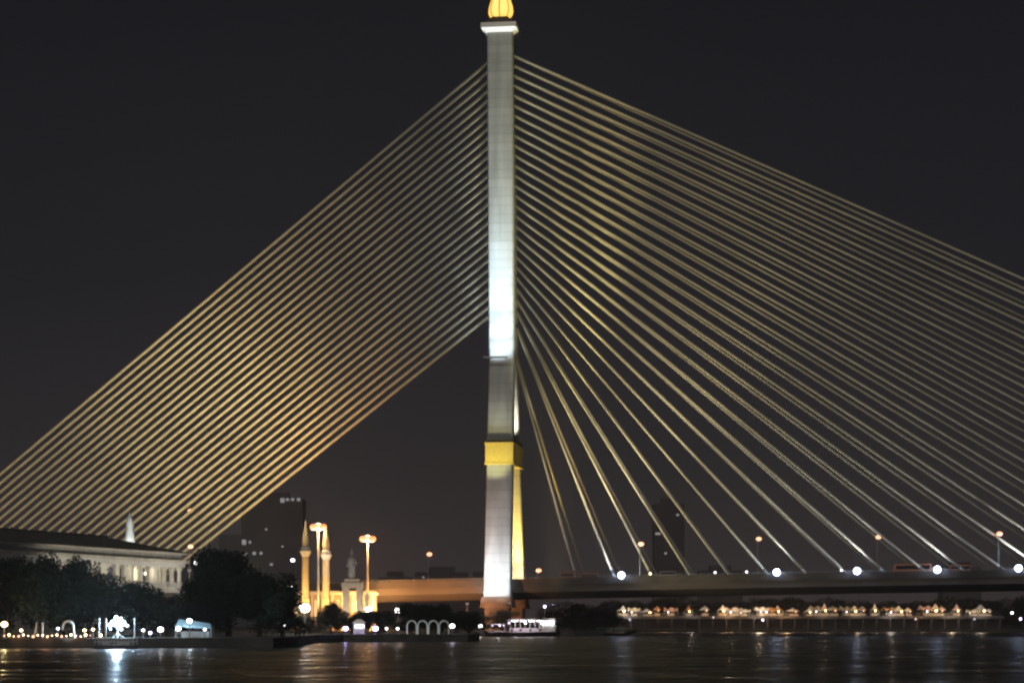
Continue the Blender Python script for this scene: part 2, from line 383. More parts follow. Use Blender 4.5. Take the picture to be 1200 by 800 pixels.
# blue-white floods along the near parapet
first = None
for k, px in enumerate((733, 911, 1003, 1095, 1188)):
    u = (px - 600) / F; d = (u * 600 - P0.x) / (ROT[0][0] - u * ROT[1][0]); d = d * 1.0
    p = Bw(d, -13.25, ztop(d) + 1.0)
    lab = 'blue-white floodlight on the bridge parapet, ' + ('nearest to the pylon', 'second from the pylon', 'third from the pylon', 'fourth from the pylon', 'at the far right edge of the photo')[k]
    if first is None:
        first = thing('parapet_floodlight', lab, 'floodlight', p, -TH, 'blue-white lamps along the bridge parapet')
        MB().ball((0, 0, .35), .92, 12).build('lamp_globe', M['e_blue'], first, True)  # globe enlarged so its shape takes in the lamp's bloom
        MB().box(-.7, .7, -.06, .4, -.45, -.27).box(-.09, .09, -.05, .3, -1.2, -.451).build('bracket', M['dark_steel'], first)
    else: dup(first, p, lab)
    point('parapet_glow', p + Vector((0, -.9, 1.9)), 900, (.6, .72, 1), .5)
    spot('parapet_spot', p + Vector((0, -.9, .6)), Bw(d - 9, -9, 50), 7000, 110, (.85, .88, 1), .9, .4)

# ------------------------------------------------------------------ street lamps
def lamp_pole(label, loc, h, em, rz=0, arm=1.6, group=None, head=.55, kind='street_lamp'):
    t = thing(kind, label, 'street lamp', loc, rz, group)
    MB().tube((0, 0, 0), (0, 0, h), .16, .10, 8).path([(0, 0, h), (arm*.4, 0, h + .45), (arm, 0, h + .5)], .07).build('pole', M['steel'], t)
    MB().box(-.3, .3, -.3, .3, 0, .35).build('foot', M['steel'], t)
    MB().ball((arm, 0, h + .38), head, 10, .7).build('lamp_head', em, t, True)
    return t
def ground_at(px, Y): return Vector(((px - 600) * Y / F, Y, 1.4))
def deck_lamp(px, py, t, label):
    u = (px - 600) / F; base = P0 + ROT @ Vector((0, t, 0)); a = ROT @ Vector((1, 0, 0))
    d = (u * base.y - base.x) / (a.x - u * a.y); q = Bw(d, t, ztop(d)); top = zpy(py, q.y)
    return lamp_pole(label, q, top - q.z - .4, M['e_orange'], -TH, .3, 'orange street lamps along the bridge deck', head=.8)  # oversized orange head includes the halo around the lamp
for px, py, t, lab in ((502, 649, 11, 'orange street lamp on the bridge deck, left of the pylon'),
                       (630, 668, 11, 'small orange street lamp on the deck just right of the pylon'),
                       (750, 637, -11.8, 'orange street lamp on the deck above the leftmost parapet floodlight'),
                       (888, 631, 11, 'orange street lamp on the deck beside the second parapet floodlight'),
                       (1028, 629, 11, 'orange street lamp on the deck between third and fourth parapet floodlights'),
                       (1170, 625, -11.8, 'orange street lamp on the deck at the right edge'),
                       (222, 598, 11, 'tall orange street lamp seen through the left cable fan'),
                       (222, 640, -11, 'lower orange street lamp seen through the left cable fan')):
    deck_lamp(px, py, t, lab)
def high_mast(px, py, Y, label, w_=1.9):
    g = ground_at(px, Y); h = zpy(py, Y) - 1.4
    t = thing('high_mast_light', label, 'street lamp', g, 0, 'high mast lights with a ring of orange lamps')
    MB().tube((0, 0, 0), (0, 0, h), .42, .24, 10).build('pole', M['steel'], t, True)
    rg = MB().lathe([(w_*.5, -.15), (w_*.85, -.15), (w_*.85, .1), (w_*.5, .1)], (0, 0, h), 16).build('lamp_ring', M['dark_steel'], t)
    for k in range(6):
        a = k * math.pi / 3; MB().ball((math.cos(a) * w_*.72, math.sin(a) * w_*.72, h - .5), .8, 10, 1.0).build('lamp', M['e_mast_halo'], rg, True)  # orange balls also shape the halo around the bright core
    MB().ball((0, 0, h - .1), .75, 10, .8).build('lamp', M['e_core'], rg, True)
    point('mast_glow', g + Vector((0, -1.2, h - 1.2)), 8000, (1, .52, .2), .5)
    return t
high_mast(373, 615, 560, 'tall high mast light between the two golden minarets')
high_mast(431, 629, 570, 'tall high mast light standing right of the stone monument')

# ------------------------------------------------------------------ minarets, mosque hall, monument
def minaret(px, ytop, ybal, Y, label, w_):
    g = ground_at(px, Y); s = Y / F; H = zpy(ytop, Y) - 1.4; hb = zpy(ybal, Y) - 1.4
    t = thing('minaret', label, 'tower', g, 0, 'pair of golden floodlit minarets')
    MB().lathe([(w_*1.35, 0), (w_*1.3, 3.2), (w_*1.05, 3.6), (w_*.95, 8), (w_*.82, 8.3), (w_*.78, hb - 1.2)], n=8).build('shaft', M['cream'], t)
    MB().lathe([(w_*.78, hb - 1.197), (w_*1.3, hb), (w_*1.3, hb + .2), (w_*1.02, hb + .2), (w_*1.02, hb + .8), (w_*1.08, hb + .8), (w_*1.08, hb + .9), (w_*.7, hb + 1.2)], n=8).build('balcony', M['plaster'], t)
    MB().lathe([(w_*.66, hb + 1.203), (w_*.72, hb + 2.0)], n=8).build('lantern', M['cream'], t)
    MB().lathe([(w_*.8, hb + 2.003), (w_*.74, hb + 3.2), (w_*.5, hb + 4.9), (w_*.24, H - 1.8), (.04, H)], n=8).build('spire', M['cream'], t)
    for a in (-1, 1): spot('minaret_spot', g + Vector((a * 3.2, -7.5, 1.2)), g + Vector((0, 0, H * .6)), 13000, 80, (1, .58, .20), .8, .4)
    return t
minaret(358, 609, 646, 545, 'golden floodlit minaret, left one of the two', 1.12)
minaret(382, 612, 650, 560, 'golden floodlit minaret with a white lit balcony, right one of the two', 1.16)
p = at(381, 656, 557); point('balcony_light', p + Vector((0, -2.6, -1)), 700, (.75, .85, 1), .2)
# low hall between and behind the minarets
hl = thing('hall', 'low amber-lit hall with an arcade behind the minarets', 'building', ground_at(392, 575), 0)
wd = 17.5; hh = zpy(692, 575) - 1.4
MB().box(-12, 10.5, 0, 8, 0, hh - 1).build('wall', M['tan'], hl)
MB().box(-12.5, 11, -.5, 8.5, hh - .997, hh - .4).box(-12, 10.5, 0, 8, hh - .397, hh).build('roof', M['plaster'], hl)
for k in range(9):
    x = -11.2 + k * 2.65
    MB().box(x - .25, x + .25, -.4, -.003, 0, hh - 1.0).build('pilaster', M['plaster'], hl)
    if k < 8: MB().box(x + .7, x + 1.9, -.05, .02, 1.2, hh - 2.4).build('window', M['e_window'], hl)
for x in (-9, -2, 6): spot('hall_spot', ground_at(392, 575) + Vector((x, -9, 1)), ground_at(392, 575) + Vector((x, 0, 5)), 160, 110, (1, .55, .2), .7, .5)
# monument
mo = thing('monument', 'grey stone figure standing on a tall open pedestal', 'monument', ground_at(412, 520), 0)
s_ = 520 / F; zt = zpy(678, 520) - 1.4; zf = zpy(641, 520) - 1.4
mb = MB()
for x in (-2.05, 1.15): mb.box(x, x + 1.5, -1, 1, 0, zt - 2.2)
mb.box(-2.3, 2.9, -1.3, 1.3, zt - 2.197, zt - .9).box(-1.6, 1.9, -1.1, 1.1, zt - .897, zt)
mb.box(3.2, 4.1, -.8, .8, 0, zt - 3.5).build('pedestal', M['tan'], mo)
prof = [(1.05, 0), (1.1, .6), (.95, 1.6), (.8, 2.6), (.85, 3.4), (1.0, 4.3), (.95, 4.9), (.45, 5.35), (.27, 5.5), (.42, 5.85), (.45, 6.3), (.28, 6.7), (.1, 7.2), (.03, zf - zt)]
mb = MB().lathe(prof, (.1, 0, zt), 12, 1, .8)
mb.tube((.85, -.1, zt + 4.6), (1.15, -.35, zt + 3.2), .26, .2).tube((1.15, -.35, zt + 3.2), (.6, -.8, zt + 2.6), .2, .14).tube((-.65, -.1, zt + 4.6), (-.95, -.2, zt + 2.8), .26, .18)
mb.build('statue', M['stone'], mo, True)
for x in (-4, 4.5): spot('monument_spot', ground_at(412, 520) + Vector((x, -9, .5)), ground_at(412, 520) + Vector((.3, 0, 8)), 3600, 70, (1, .86, .72), .8, .4)
# orange flood under the left deck
def park_light(px, py, Y, em, pw, col, label, group='lamps in the waterside park', head=.45):
    q = at(px, py, Y); g = Vector((q.x, Y, 1.4)); t = thing('park_lamp', label, 'lamp', g, 0, group)
    MB().tube((0, 0, 0), (0, 0, q.z - 1.4 - head*.5), .09, .06, 6).build('pole', M['dark_steel'], t)
    MB().ball((0, 0, q.z - 1.4), head, 10, .8).build('lamp_globe', em, t, True)
    if pw: point('park_glow', q + Vector((0, -head - .15, 0)), pw, col, .2)
    return t
spot('deck_wash', Vector((-34, 560, 3)), Bw(-32, -13, 12), 80000, 110, (1, .40, .10), .8, .6)
spot('deck_wash', Vector((-30, 572, 3)), Bw(-46, -13, 12), 60000, 110, (1, .5, .16), .8, .6)
spot('deck_wash', Vector((-18, 562, 3)), Bw(-14, -13, 12), 55000, 110, (1, .45, .2), .8, .6)

# ------------------------------------------------------------------ villa with a dark roof, left
VC = Vector((-61.9, 410, 1.4)); va = Vector((-16.7, -52, 0)).normalized()      # long axis, from the right corner towards the camera
vrz = math.atan2(va.y, va.x)
villa = thing('villa', 'long villa with dark hipped roof and white columned veranda behind trees', 'building', VC, vrz); villa.scale = (1.165,) * 3
# local x along the facade (0 at the right corner), local y = inward (away from the river)
L = 80; ez = 11.35
inw = -1   # local +y points to the river side; the house extends to -y
mb = MB().box(.6, L, -15, -3.0, 0, ez - .8); mb.build('wall', M['plaster'], villa)
MB().box(-.6, L, -16, .7, ez - .797, ez - .1).build('eaves_beam', M['white'], villa)
MB().box(-1.1, L, -16.5, 1.2, ez - .097, ez + .35).build('cornice', M['plaster'], villa)
MB().box(-.3, L, -15.7, .4, ez + .353, ez + 1.25).build('attic_band', M['stone'], villa)
MB().box(-1.0, L, -16.4, 1.1, ez + 1.253, ez + 1.5).build('gutter', M['plaster'], villa)
zr = ez + 1.503
rf = MB().add([(-1.3, 1.4, zr), (L, 1.4, zr), (L, -16.7, zr), (-1.3, -16.7, zr), (10, -7.6, zr + 2.3), (L, -7.6, zr + 2.3)],
              [(0, 1, 5, 4), (2, 3, 4, 5), (3, 0, 4), (0, 3, 2, 1), (1, 2, 5)]).build('roof', M['roof'], villa)
mb = MB()
for k in range(36):
    mb.tube((10 + k * 1.9, -7.6, zr + 2.35), (10 + k * 1.9 + .3, -7.6, zr + 2.75), .22, .05, 5)
mb.tube((10, -7.6, zr + 2.3), (L, -7.6, zr + 2.3), .22).build('ridge_tiles', M['roof'], rf)
for k in range(30):
    x = .1 + k * 2.7
    MB().cham([(x, 0, 7.2, .75, .75), (x, 0, 7.6, .75, .75), (x, 0, 7.61, .52, .52), (x, 0, ez - 1.3, .46, .46), (x, 0, ez - 1.29, .8, .8), (x, 0, ez - .8, .8, .8)], .05).build('column', M['white'], villa)
MB().box(-.6, L, -2.997, .8, 6.5, 7.197).build('veranda_floor', M['plaster'], villa)
mb = MB().box(-.3, L, .35, .5, 8.05, 8.2)
for k in range(148): mb.box(k * .54, k * .54 + .12, .36, .48, 7.2, 8.05)
mb.build('balustrade', M['white'], villa)
MB().box(-.5, .6, -.4, .6, 0, 6.497).box(-.5, .6, -15, -14, 0, 6.497).build('corner_pillar', M['plaster'], villa)
for k in range(20):
    x = 1.6 + k * 3.8
    MB().box(x, x + 1.5, -2.997, -2.93, 7.6, 10.4).build('window', M['e_window'] if k in (2, 9) else M['glass'], villa)
vn = Vector((-va.y, va.x, 0))  # local +y in world
def Vw(x, y, z): return VC + (va * x + vn * y + Vector((0, 0, z))) * 1.165
for x in (4, 12, 21, 30, 40): spot('villa_spot', Vw(x, 6, 8.5), Vw(x, 0, 11.5), 800, 130, (1, .9, .72), .8, .5)
for x in (3, 9, 17, 27): point('veranda_light', Vw(x, -1.4, 9.6), 160, (1, .86, .6), .3)
# white chedi behind the roof
q = ground_at(152, 445)
ch = thing('chedi', 'white floodlit bell-shaped spire rising behind the dark villa roof', 'spire', q)
H = zpy(597, 445) - 1.4
MB().cham([(0, 0, 0, 5, 5), (0, 0, 14, 4, 4), (0, 0, 16.6, 3, 3)], .3).build('plinth', M['plaster'], ch)
MB().lathe([(1.25, 16.603), (1.15, 17.6), (1.0, 18.4), (1.08, 18.6), (.92, 19.4), (.86, 21), (.74, 21.2), (.8, 21.5), (.66, 22.6), (.45, 23.4), (.2, 23.9), (.03, H)], n=12).build('bell', M['white'], ch, True)
spot('chedi_spot', q + Vector((2.6, -7, 13.6)), q + Vector((0, 0, 19.5)), 5200, 60, (.92, 1, .95), .8, .3)

# ------------------------------------------------------------------ trees
def crown_mesh(seed, n=9000, wide=1.0, m='leaf'):
    r = random.Random(seed); mb = MB(); lobes = []
    for k in range(24):
        a = r.uniform(0, 6.283); rr = r.uniform(.05, .34) * wide; zz = r.uniform(.16, .86)
        lobes.append((math.cos(a) * rr * (1.25 - .55 * zz), math.sin(a) * rr * (1.25 - .55 * zz), zz, r.uniform(.12, .21)))
    for k in range(n):
        cx, cy, cz, cr_ = r.choice(lobes); v = Vector((r.gauss(0, 1), r.gauss(0, 1), r.gauss(0, 1))).normalized() * cr_ * (r.random() ** .35) * (1.25 if r.random() < .08 else 1)
        p = Vector((cx, cy, cz)) + v; u = Vector((r.gauss(0, 1), r.gauss(0, 1), r.gauss(0, 1))).normalized(); t = u.orthogonal().normalized()
        s = r.uniform(.013, .028); mb.add([p - u*s, p + t*s*.6, p + u*s, p - t*s*.6], [(0, 1, 2, 3)])
    me = bpy.data.meshes.new('crown'); me.from_pydata(mb.v, [], mb.f); me.materials.append(M[m]); return me
def trunk_mesh(seed):
    r = random.Random(seed); mb = MB().tube((0, 0, -.02), (.01, 0, .3), .035, .024, 8)
    for k in range(7):
        a = k * .9 + r.uniform(-.3, .3); q = Vector((math.cos(a) * .22, math.sin(a) * .22, r.uniform(.55, .75)))
        mid = Vector((q.x * .45, q.y * .45, .42)); mb.tube((.01, 0, .27), mid, .018, .012, 6).tube(mid, q, .012, .004, 5)
    me = bpy.data.meshes.new('trunk'); me.from_pydata(mb.v, [], mb.f); me.materials.append(M['bark']); return me
CR = [crown_mesh(1), crown_mesh(2), crown_mesh(3, wide=1.3), crown_mesh(4, 8000, 1.5), crown_mesh(5, 7000, 1.2, 'leaf2')]
TR = [trunk_mesh(11), trunk_mesh(12)]
def tree(px, ytop, Y, wpx, label, v=0, group='dark trees on the near left bank', name='tree'):
    g = ground_at(px, Y); h = (zpy(ytop, Y) - 1.4) / .98; wd = wpx * Y / F / .72
    t = thing(name, label, 'tree', g, rnd.uniform(0, 6.28), group)
    for nm, me in (('trunk', TR[v % 2]), ('crown', CR[v])):
        o = bpy.data.objects.new(nm, me); C.objects.link(o); o.parent = t; o.scale = (wd, wd, h)
    return t
for px, yt, Y, wp, v, lab in (
    (8, 652, 322, 62, 0, 'dark tree at the left edge in front of the villa'),
    (48, 648, 318, 70, 1, 'tall dark tree over the lit arch on the left bank'),
    (88, 654, 325, 62, 2, 'dark tree with ragged top left of the veranda'),
    (122, 672, 322, 60, 3, 'dark tree below the middle of the villa eaves'),
    (158, 682, 330, 66, 2, 'low dark tree behind the dazzling blue-white light'),
    (196, 696, 326, 60, 3, 'low dark tree under the villa corner'),
    (232, 676, 336, 50, 1, 'dark tree just right of the villa corner'),
    (268, 643, 340, 86, 0, 'largest dark tree, tall rounded crown right of the villa'),
    (304, 668, 334, 66, 2, 'dark tree on the right shoulder of the largest tree'),
    (330, 694, 326, 44, 3, 'low dark tree left of the golden minaret foot')):
    tree(px, yt, Y, wp, lab, v)
for px, yt, Y, wp, v, lab in (
    (362, 722, 405, 42, 3, 'low dark bush tree below the dazzling white floodlight'),
    (388, 704, 420, 30, 1, 'small dark tree in front of the right minaret'),
    (412, 716, 412, 34, 3, 'low round tree in front of the stone monument'),
    (440, 714, 415, 36, 2, 'low round tree right of the stone monument'),
    (490, 707, 425, 52, 0, 'dark domed tree above the white arches'),
    (516, 708, 430, 44, 2, 'dark domed tree right above the last white arch'),
    (550, 716, 440, 40, 3, 'low dark tree between the arches and the pylon'),
    (588, 714, 572, 46, 4, 'olive round tree in front of the pylon foot'),
    (672, 706, 610, 60, 4, 'broad dim tree under the bridge right of the pylon'),
    (700, 712, 640, 44, 2, 'dim tree under the bridge near the lit tents')):
    tree(px, yt, Y, wp, lab, v, 'low trees along the middle bank')
words = 'first second third fourth fifth sixth seventh eighth ninth tenth eleventh twelfth thirteenth fourteenth fifteenth sixteenth seventeenth eighteenth nineteenth twentieth twenty-first twenty-second twenty-third twenty-fourth twenty-fifth twenty-sixth twenty-seventh twenty-eighth twenty-ninth thirtieth thirty-first thirty-second'.split()
for k in range(16):
    tree(735 + k * 31 + rnd.uniform(-6, 6), rnd.uniform(699, 706), 850 + rnd.uniform(-10, 20), 56, words[k] + ' dim tree from the pylon behind the row of lit tents', rnd.choice((0, 2, 3, 4)), 'dim trees behind the lit tents')

# ------------------------------------------------------------------ distant towers
def tower(px0, px1, ytop, Y, label, lits, step=0):
    x0, x1 = (px0 - 600) * Y / F, (px1 - 600) * Y / F; H = zpy(ytop, Y) - 1.4; cx = (x0 + x1) / 2; wd = x1 - x0
    t = thing('high_rise', label, 'building', (cx, Y, 1.4))
    mb = MB().box(-wd/2, wd/2, 0, wd * .7, 0, H)
    if step: mb.box(-wd/2 - step, -wd/2 - .01, 2, wd * .6, 0, H * .72)
    k = 4.0
    while k < H - 3:
        mb.box(-wd/2 - .2, wd/2 + .2, -.25, -.003, k, k + .8); k += 3.6
    mb.build('wall', M['far_wall'], t); MB().box(-wd/4, wd/4, wd*.15, wd*.5, H + .003, H + 3.5).build('roof_plant_room', M['far_wall'], t)
    for (a, b, ww, hh_) in lits:
        q = at(a, b, Y); MB().box(q.x - cx - ww/2, q.x - cx + ww/2, -.55, -.3, q.z - 1.4 - hh_/2, q.z - 1.4 + hh_/2).build('window', M['e_farwin'], t)
    return t
tower(283, 354, 584, 1150, 'tall dim apartment tower behind the trees with lights near its top', [(331, 586, 2.2, 2.4), (337, 585, 1.6, 1.4), (343, 585, 1.6, 1.4), (350, 585, 1.8, 1.6), (286, 635, 2.2, 2.6), (293, 635, 1.2, 1.5), (288, 649, 1.8, 1.4), (298, 648, 1.8, 1.6), (306, 648, 1.5, 1.4), (318, 661, 1.6, 1.2), (331, 640, 1.2, .9), (312, 620, 1.2, .9)], 12)
tower(766, 802, 590, 1250, 'slim black high-rise behind the right cables with few lit windows', [(771, 625, 3, 1.4), (794, 603, 1.6, 1.2), (780, 648, 1.4, 1.2)])
for px0, px1, yt, Y, lab in ((443, 482, 676, 1300, 'low dark block on the skyline above the deck, left of the orange lamp'), (486, 548, 670, 1400, 'wide dark block on the skyline just left of the pylon'), (548, 572, 676, 1350, 'narrow dark block on the skyline touching the pylon'), (212, 248, 662, 1000, 'dim block on the skyline right of the villa corner'), (820, 870, 668, 1500, 'low dark block on the skyline right of the slim high-rise'), (1105, 1150, 664, 1500, 'low dark block on the skyline near the right edge')):
    tower(px0, px1, yt, Y, lab, [(px0 + 10, yt + 6, 1.5, 1.2)])

# ------------------------------------------------------------------ lamps along the left bank
park_light(5, 731, 312, M['e_warm'], 900, (1, .72, .3), 'bright warm globe lamp at the far left edge', head=.5)
fl = at(138, 728, 306)
t = thing('floodlight', 'dazzling blue-white floodlight on a stand on the left pier', 'floodlight', (fl.x, fl.y, 1.4))
MB().tube((0, 0, 0), (0, 0, fl.z - 2.2), .1).tube((0, 0, .6), (-.8, .3, 0), .05).tube((0, 0, .6), (.8, .3, 0), .05).build('stand', M['steel'], t)
MB().tube((-1.4, .15, fl.z - 2.0), (1.4, .15, fl.z - 2.0), .06).tube((-.8, .15, fl.z - 1.3), (.8, .15, fl.z - 1.3), .06).tube((0, .15, fl.z - 2.0), (0, .15, fl.z - .6), .06).build('lamp_rack', M['steel'], t)
for x, z, r in ((-1.3, .1, .2), (-.62, .35, .42), (.1, .12, .5), (.8, .4, .34), (1.35, 0, .18), (-.2, 1.05, .3), (.45, .95, .2), (-1.0, -.45, .16), (.5, -.5, .2)):
    MB().ball((x, -.05, fl.z - 1.95 + z), r, 8).build('lamp', M['e_rack'], t, True)
point('pier_glow', fl + Vector((0, -1.2, .2)), 9000, (.55, .78, 1), .5)
park_light(188, 737, 310, M['e_white'], 120, (.9, .9, 1), 'small white globe lamp left of the blue tarpaulin', head=.38)
park_light(209, 736, 310, M['e_white'], 120, (.9, .9, 1), 'white globe lamp at the left end of the blue tarpaulin', head=.34)
park_light(222, 727, 312, M['e_white'], 260, (.7, .85, 1), 'white lamp above the blue tarpaulin', head=.36)
park_light(230, 659, 520, M['e_dim'], 0, (1, 1, 1), 'pinkish lamp seen above the trees right of the villa corner', head=.6)
park_light(249, 660, 540, M['e_dim'], 0, (1, 1, 1), 'pale lamp seen over the left shoulder of the largest tree', head=.55)
park_light(343, 656, 500, M['e_dim'], 0, (1, .8, .9), 'tall pole lamp with pink light left of the golden minaret', head=.5)
park_light(357, 712, 398, M['e_white'], 2500, (1, .9, .75), 'largest white glaring lamp at the foot of the left golden minaret', head=.95)
park_light(339, 687, 480, M['e_white'], 500, (.8, .88, 1), 'white lamp low on the left of the golden minaret', head=.6)
park_light(333, 732, 330, M['e_dim'], 0, (1, 1, 1), 'faint lamp at the foot of the low tree left of the minaret', head=.2)
park_light(405, 736, 400, M['e_violet'], 260, (.6, .5, 1), 'violet lamp left of the small lit kiosk on the middle bank', head=.45)
park_light(440, 736, 400, M['e_violet'], 260, (.6, .5, 1), 'violet lamp right of the small lit kiosk on the middle bank', head=.5)
park_light(453, 736, 400, M['e_dim'], 60, (.8, .8, 1), 'faint white lamp halfway between the violet lamp and the arches', head=.25)
park_light(466, 736, 400, M['e_dim'], 60, (.8, .8, 1), 'faint white lamp just left of the white arches', head=.25)
park_light(530, 733, 402, M['e_white'], 200, (.7, .65, 1), 'white lamp just right of the white arches', head=.42)
park_light(563, 733, 562, M['e_white'], 150, (1, .85, .8), 'white lamp at the left end of the lit ferry', head=.55)
for px, py in ((432, 714), (467, 715)):
    park_light(px, py, 470, M['e_white'], 900, (1, .68, .4), 'glaring lamp over the shrubs ' + ('right beside the monument' if px < 450 else 'left of the domed trees'), head=.75)
for px, py, e, lab in ((99, 738, 'e_warm', 'small warm lamp right of the curved white arch'), (109, 737, 'e_warm', 'small warm lamp left of the pontoon'), (118, 744, 'e_warm', 'tiny warm lamp at the left end of the pontoon'),
                       (168, 738, 'e_dim', 'faint lamp right of the tall white post'), (176, 741, 'e_violet', 'faint violet lamp between the pontoon and the globe lamp'), (240, 737, 'e_dim', 'pale lamp at the right end of the blue tarpaulin'), (68, 736, 'e_dim', 'small pale lamp between the white posts and the curved arch'), (25, 738, 'e_warm', 'small warm lamp right of the far left globe')):
    park_light(px, py, 308, M[e], 60, (1, .75, .5) if e == 'e_warm' else (.75, .8, 1), lab, head=.22)
# kiosk
k_ = thing('kiosk', 'tiny lit kiosk between two violet lamps', 'kiosk', ground_at(421, 402))
MB().box(-1, 1, -.8, .8, 0, .9).box(-1, -.9, -.8, -.7, .9, 2).box(.9, 1, -.8, -.7, .9, 2).box(-1, 1, .7, .8, .9, 2).build('counter', M['stone'], k_)
MB().frustum((0, 0, 2.003, 2.6, 2.2), (0, 0, 2.7, .8, .6)).build('roof', M['plaster'], k_)
MB().box(-.8, .8, .55, .697, 1.1, 1.7).build('menu_light', M['e_dim'], k_)
# white arches
gA = thing('arch_fence', 'row of four white arches on the middle bank below the domed trees', 'arch', ground_at(501, 400))
for k in range(4):
    mb = MB(); cx = -2.85 + k * 1.95
    pts = [(cx - .85, 0, 0), (cx - .85, 0, 1.5)] + [(cx - .85 * math.cos(a), 0, 1.5 + .95 * math.sin(a)) for a in [math.pi * j / 8 for j in range(1, 9)]] + [(cx + .85, 0, 0)]
    mb.path(pts, .13).build('arch', M['white'], gA)
for x in (-2, 1.8): spot('arch_spot', ground_at(501, 400) + Vector((x, -5, .2)), ground_at(501, 400) + Vector((x, 0, 1.4)), 130, 90, (.8, 1, .95), .8, .2)
# string of lights on the left quay
st = thing('festoon_lights', 'string of orange bulbs low along the left quay', 'string lights', ground_at(55, 301.5))
mb = MB(); 
for k in range(19):
    x = (-50 + k * 5.6) * 301.5 / F; MB().ball((x, 0, .30 + .12 * math.sin(k * 1.9)), .13 + .05 * math.sin(k*2.3), 6).build('bulb', M['e_warm'] if k % 3 else M['e_orange'], st)
mb.path([((-50 + k * 5.6) * 301.5 / F, 0, .5 + .12 * math.sin(k * 1.9)) for k in range(19)], .02, 4)
for x in (-6, -3, 0, 3, 6): mb.tube((x, 0, 0), (x, 0, .5), .04)
mb.build('wire', M['dark_steel'], st)
for x in (-4, 0, 4): point('festoon_glow', ground_at(55, 300) + Vector((x, -.4, .9)), 90, (1, .48, .18), .3)
for px, lab in ((40, 'white leaning post on the left quay, left of its straight twin'), (50, 'white straight post on the left quay, right of the leaning one'), (116, 'white post at the left corner of the pontoon'), (124, 'tall white post left of the dazzling blue-white floodlight'), (158, 'tall white post right of the dazzling blue-white floodlight')):
    t = thing('mooring_post', lab, 'post', ground_at(px, 303), 0, 'white posts on the left quay')
    lean = .35 if px == 40 else 0; h = 1.9 if px < 60 else 2.5
    MB().tube((0, 0, 0), (lean, 0, h), .11, .09).build('shaft', M['white'], t); MB().ball((lean, 0, h + .1), .14, 8).build('cap', M['white'], t)
ar = thing('garden_arch', 'white curved arch on the left quay beside the orange bulbs', 'arch', ground_at(80, 304))
MB().path([(-.75 * math.cos(a) , 0, 1.5 + .8 * math.sin(a)) for a in [math.pi * j / 8 for j in range(0, 8)]] + [(.78, 0, .9), (.85, 0, 0)], .16).build('hoop', M['white'], ar)
MB().path([(-.75, 0, 1.5), (-.8, 0, 1.1)], .12).build('hook_end', M['white'], ar)
spot('arch_lamp', ground_at(80, 298) + Vector((0, 0, .3)), ground_at(80, 304) + Vector((0, 0, 1.6)), 260, 80, (.85, .9, 1), .8, .2)
# pontoon with white railing
po = thing('pontoon', 'small pontoon with white railing under the dazzling blue-white light', 'pontoon', ((136 - 600) * 295 / F, 295, 0))
MB().box(-2.6, 2.6, -2, 2, -.3, .5).build('float', M['quay'], po)
mb = MB()
for y in (-1.9, 1.9):
    for z in (.95, 1.35): mb.tube((-2.5, y, z), (2.5, y, z), .06)
    for k in range(11): mb.tube((-2.5 + k * .5, y, .5), (-2.5 + k * .5, y, 1.35), .05)
mb.build('railing', M['white'], po)
MB().box(-1.8, -1.0, -.4, .4, .503, 1.0).box(.3, 1.6, -.5, .3, .503, .9).build('crate', M['white'], po)
# tarp stall
ta = thing('tarpaulin_stall', 'blue tarpaulin shelter lit from inside beside the white lamps', 'stall', ground_at(228, 314))
MB().add([(-2.6, -1.4, 1.5), (2.6, -1.4, 1.2), (2.6, 1.4, 1.4), (-2.6, 1.4, 1.7), (-2.2, 0, 2.6), (2.2, 0, 2.0)], [(0, 1, 5, 4), (2, 3, 4, 5), (3, 0, 4), (1, 2, 5)]).add([(2.6, -1.4, 1.2), (2.75, -1.5, .2), (2.75, 1.4, .2), (2.6, 1.4, 1.4)], [(0, 1, 2, 3)]).build('canopy', M['tarp'], ta)
for x, y in ((-2.5, -1.3), (2.5, -1.3), (-2.5, 1.3), (2.5, 1.3)): MB().tube((x, y, 0), (x, y, 1.2), .06).build('leg', M['steel'], ta)
MB().box(-2, 2, .4, 1, 0, .85).build('table', M['stone'], ta)

# ------------------------------------------------------------------ ferry
fy = thing('ferry', 'white river ferry with lit open cabin moored below the pylon', 'boat', ((612 - 600) * 548 / F, 548, 0), 0)
secs = []
Lh = 9.6
mb = MB(); vs = []; fs = []
for k in range(13):
    u = k / 12; x = -Lh + 2 * Lh * u; wv = 2.1 * math.sin(math.pi * min(1, (1 - abs(2*u - 1)) * .9 + .1) / 2) ** .6; sh = .55 * (2*u - 1) ** 2
    vs += [(x, -wv, 1.0 + sh), (x * .95, -wv * .6, -.2), (x * .95, wv * .6, -.2), (x, wv, 1.0 + sh)]
for k in range(12):
    for i in range(4):
        j = (i + 1) % 4; fs.append((k*4+i, k*4+j, k*4+4+j, k*4+4+i))
fs += [(0, 3, 2, 1), (48, 49, 50, 51)]
hu = mb.add(vs, fs).build('hull', M['hull'], fy)
MB().tube((-8.5, -1.95, 1.22), (8.2, -2.0, 1.22), .06).build('rubbing_strip', M['white'], hu)
cb_ = MB().box(-3.2, 5.6, -1.6, 1.6, 1.05, 2.1).build('cabin', M['white'], fy)
MB().box(-3.6, 6.0, -1.9, 1.9, 4.0, 4.2).box(-2.8, 3.6, -1.5, 1.5, 4.203, 4.5).build('roof', M['white'], fy)
for k in range(8):
    x = -3.0 + k * 1.22; MB().box(x, x + .1, -1.6, -1.5, 2.103, 3.997).box(x, x + .1, 1.5, 1.6, 2.103, 3.997).build('cabin_post', M['white'], fy)
for k in range(4): MB().box(-2.6 + k * 2.1, -1.2 + k * 2.1, -.5, .5, 3.85, 3.95).build('ceiling_light', M['e_white'], fy)
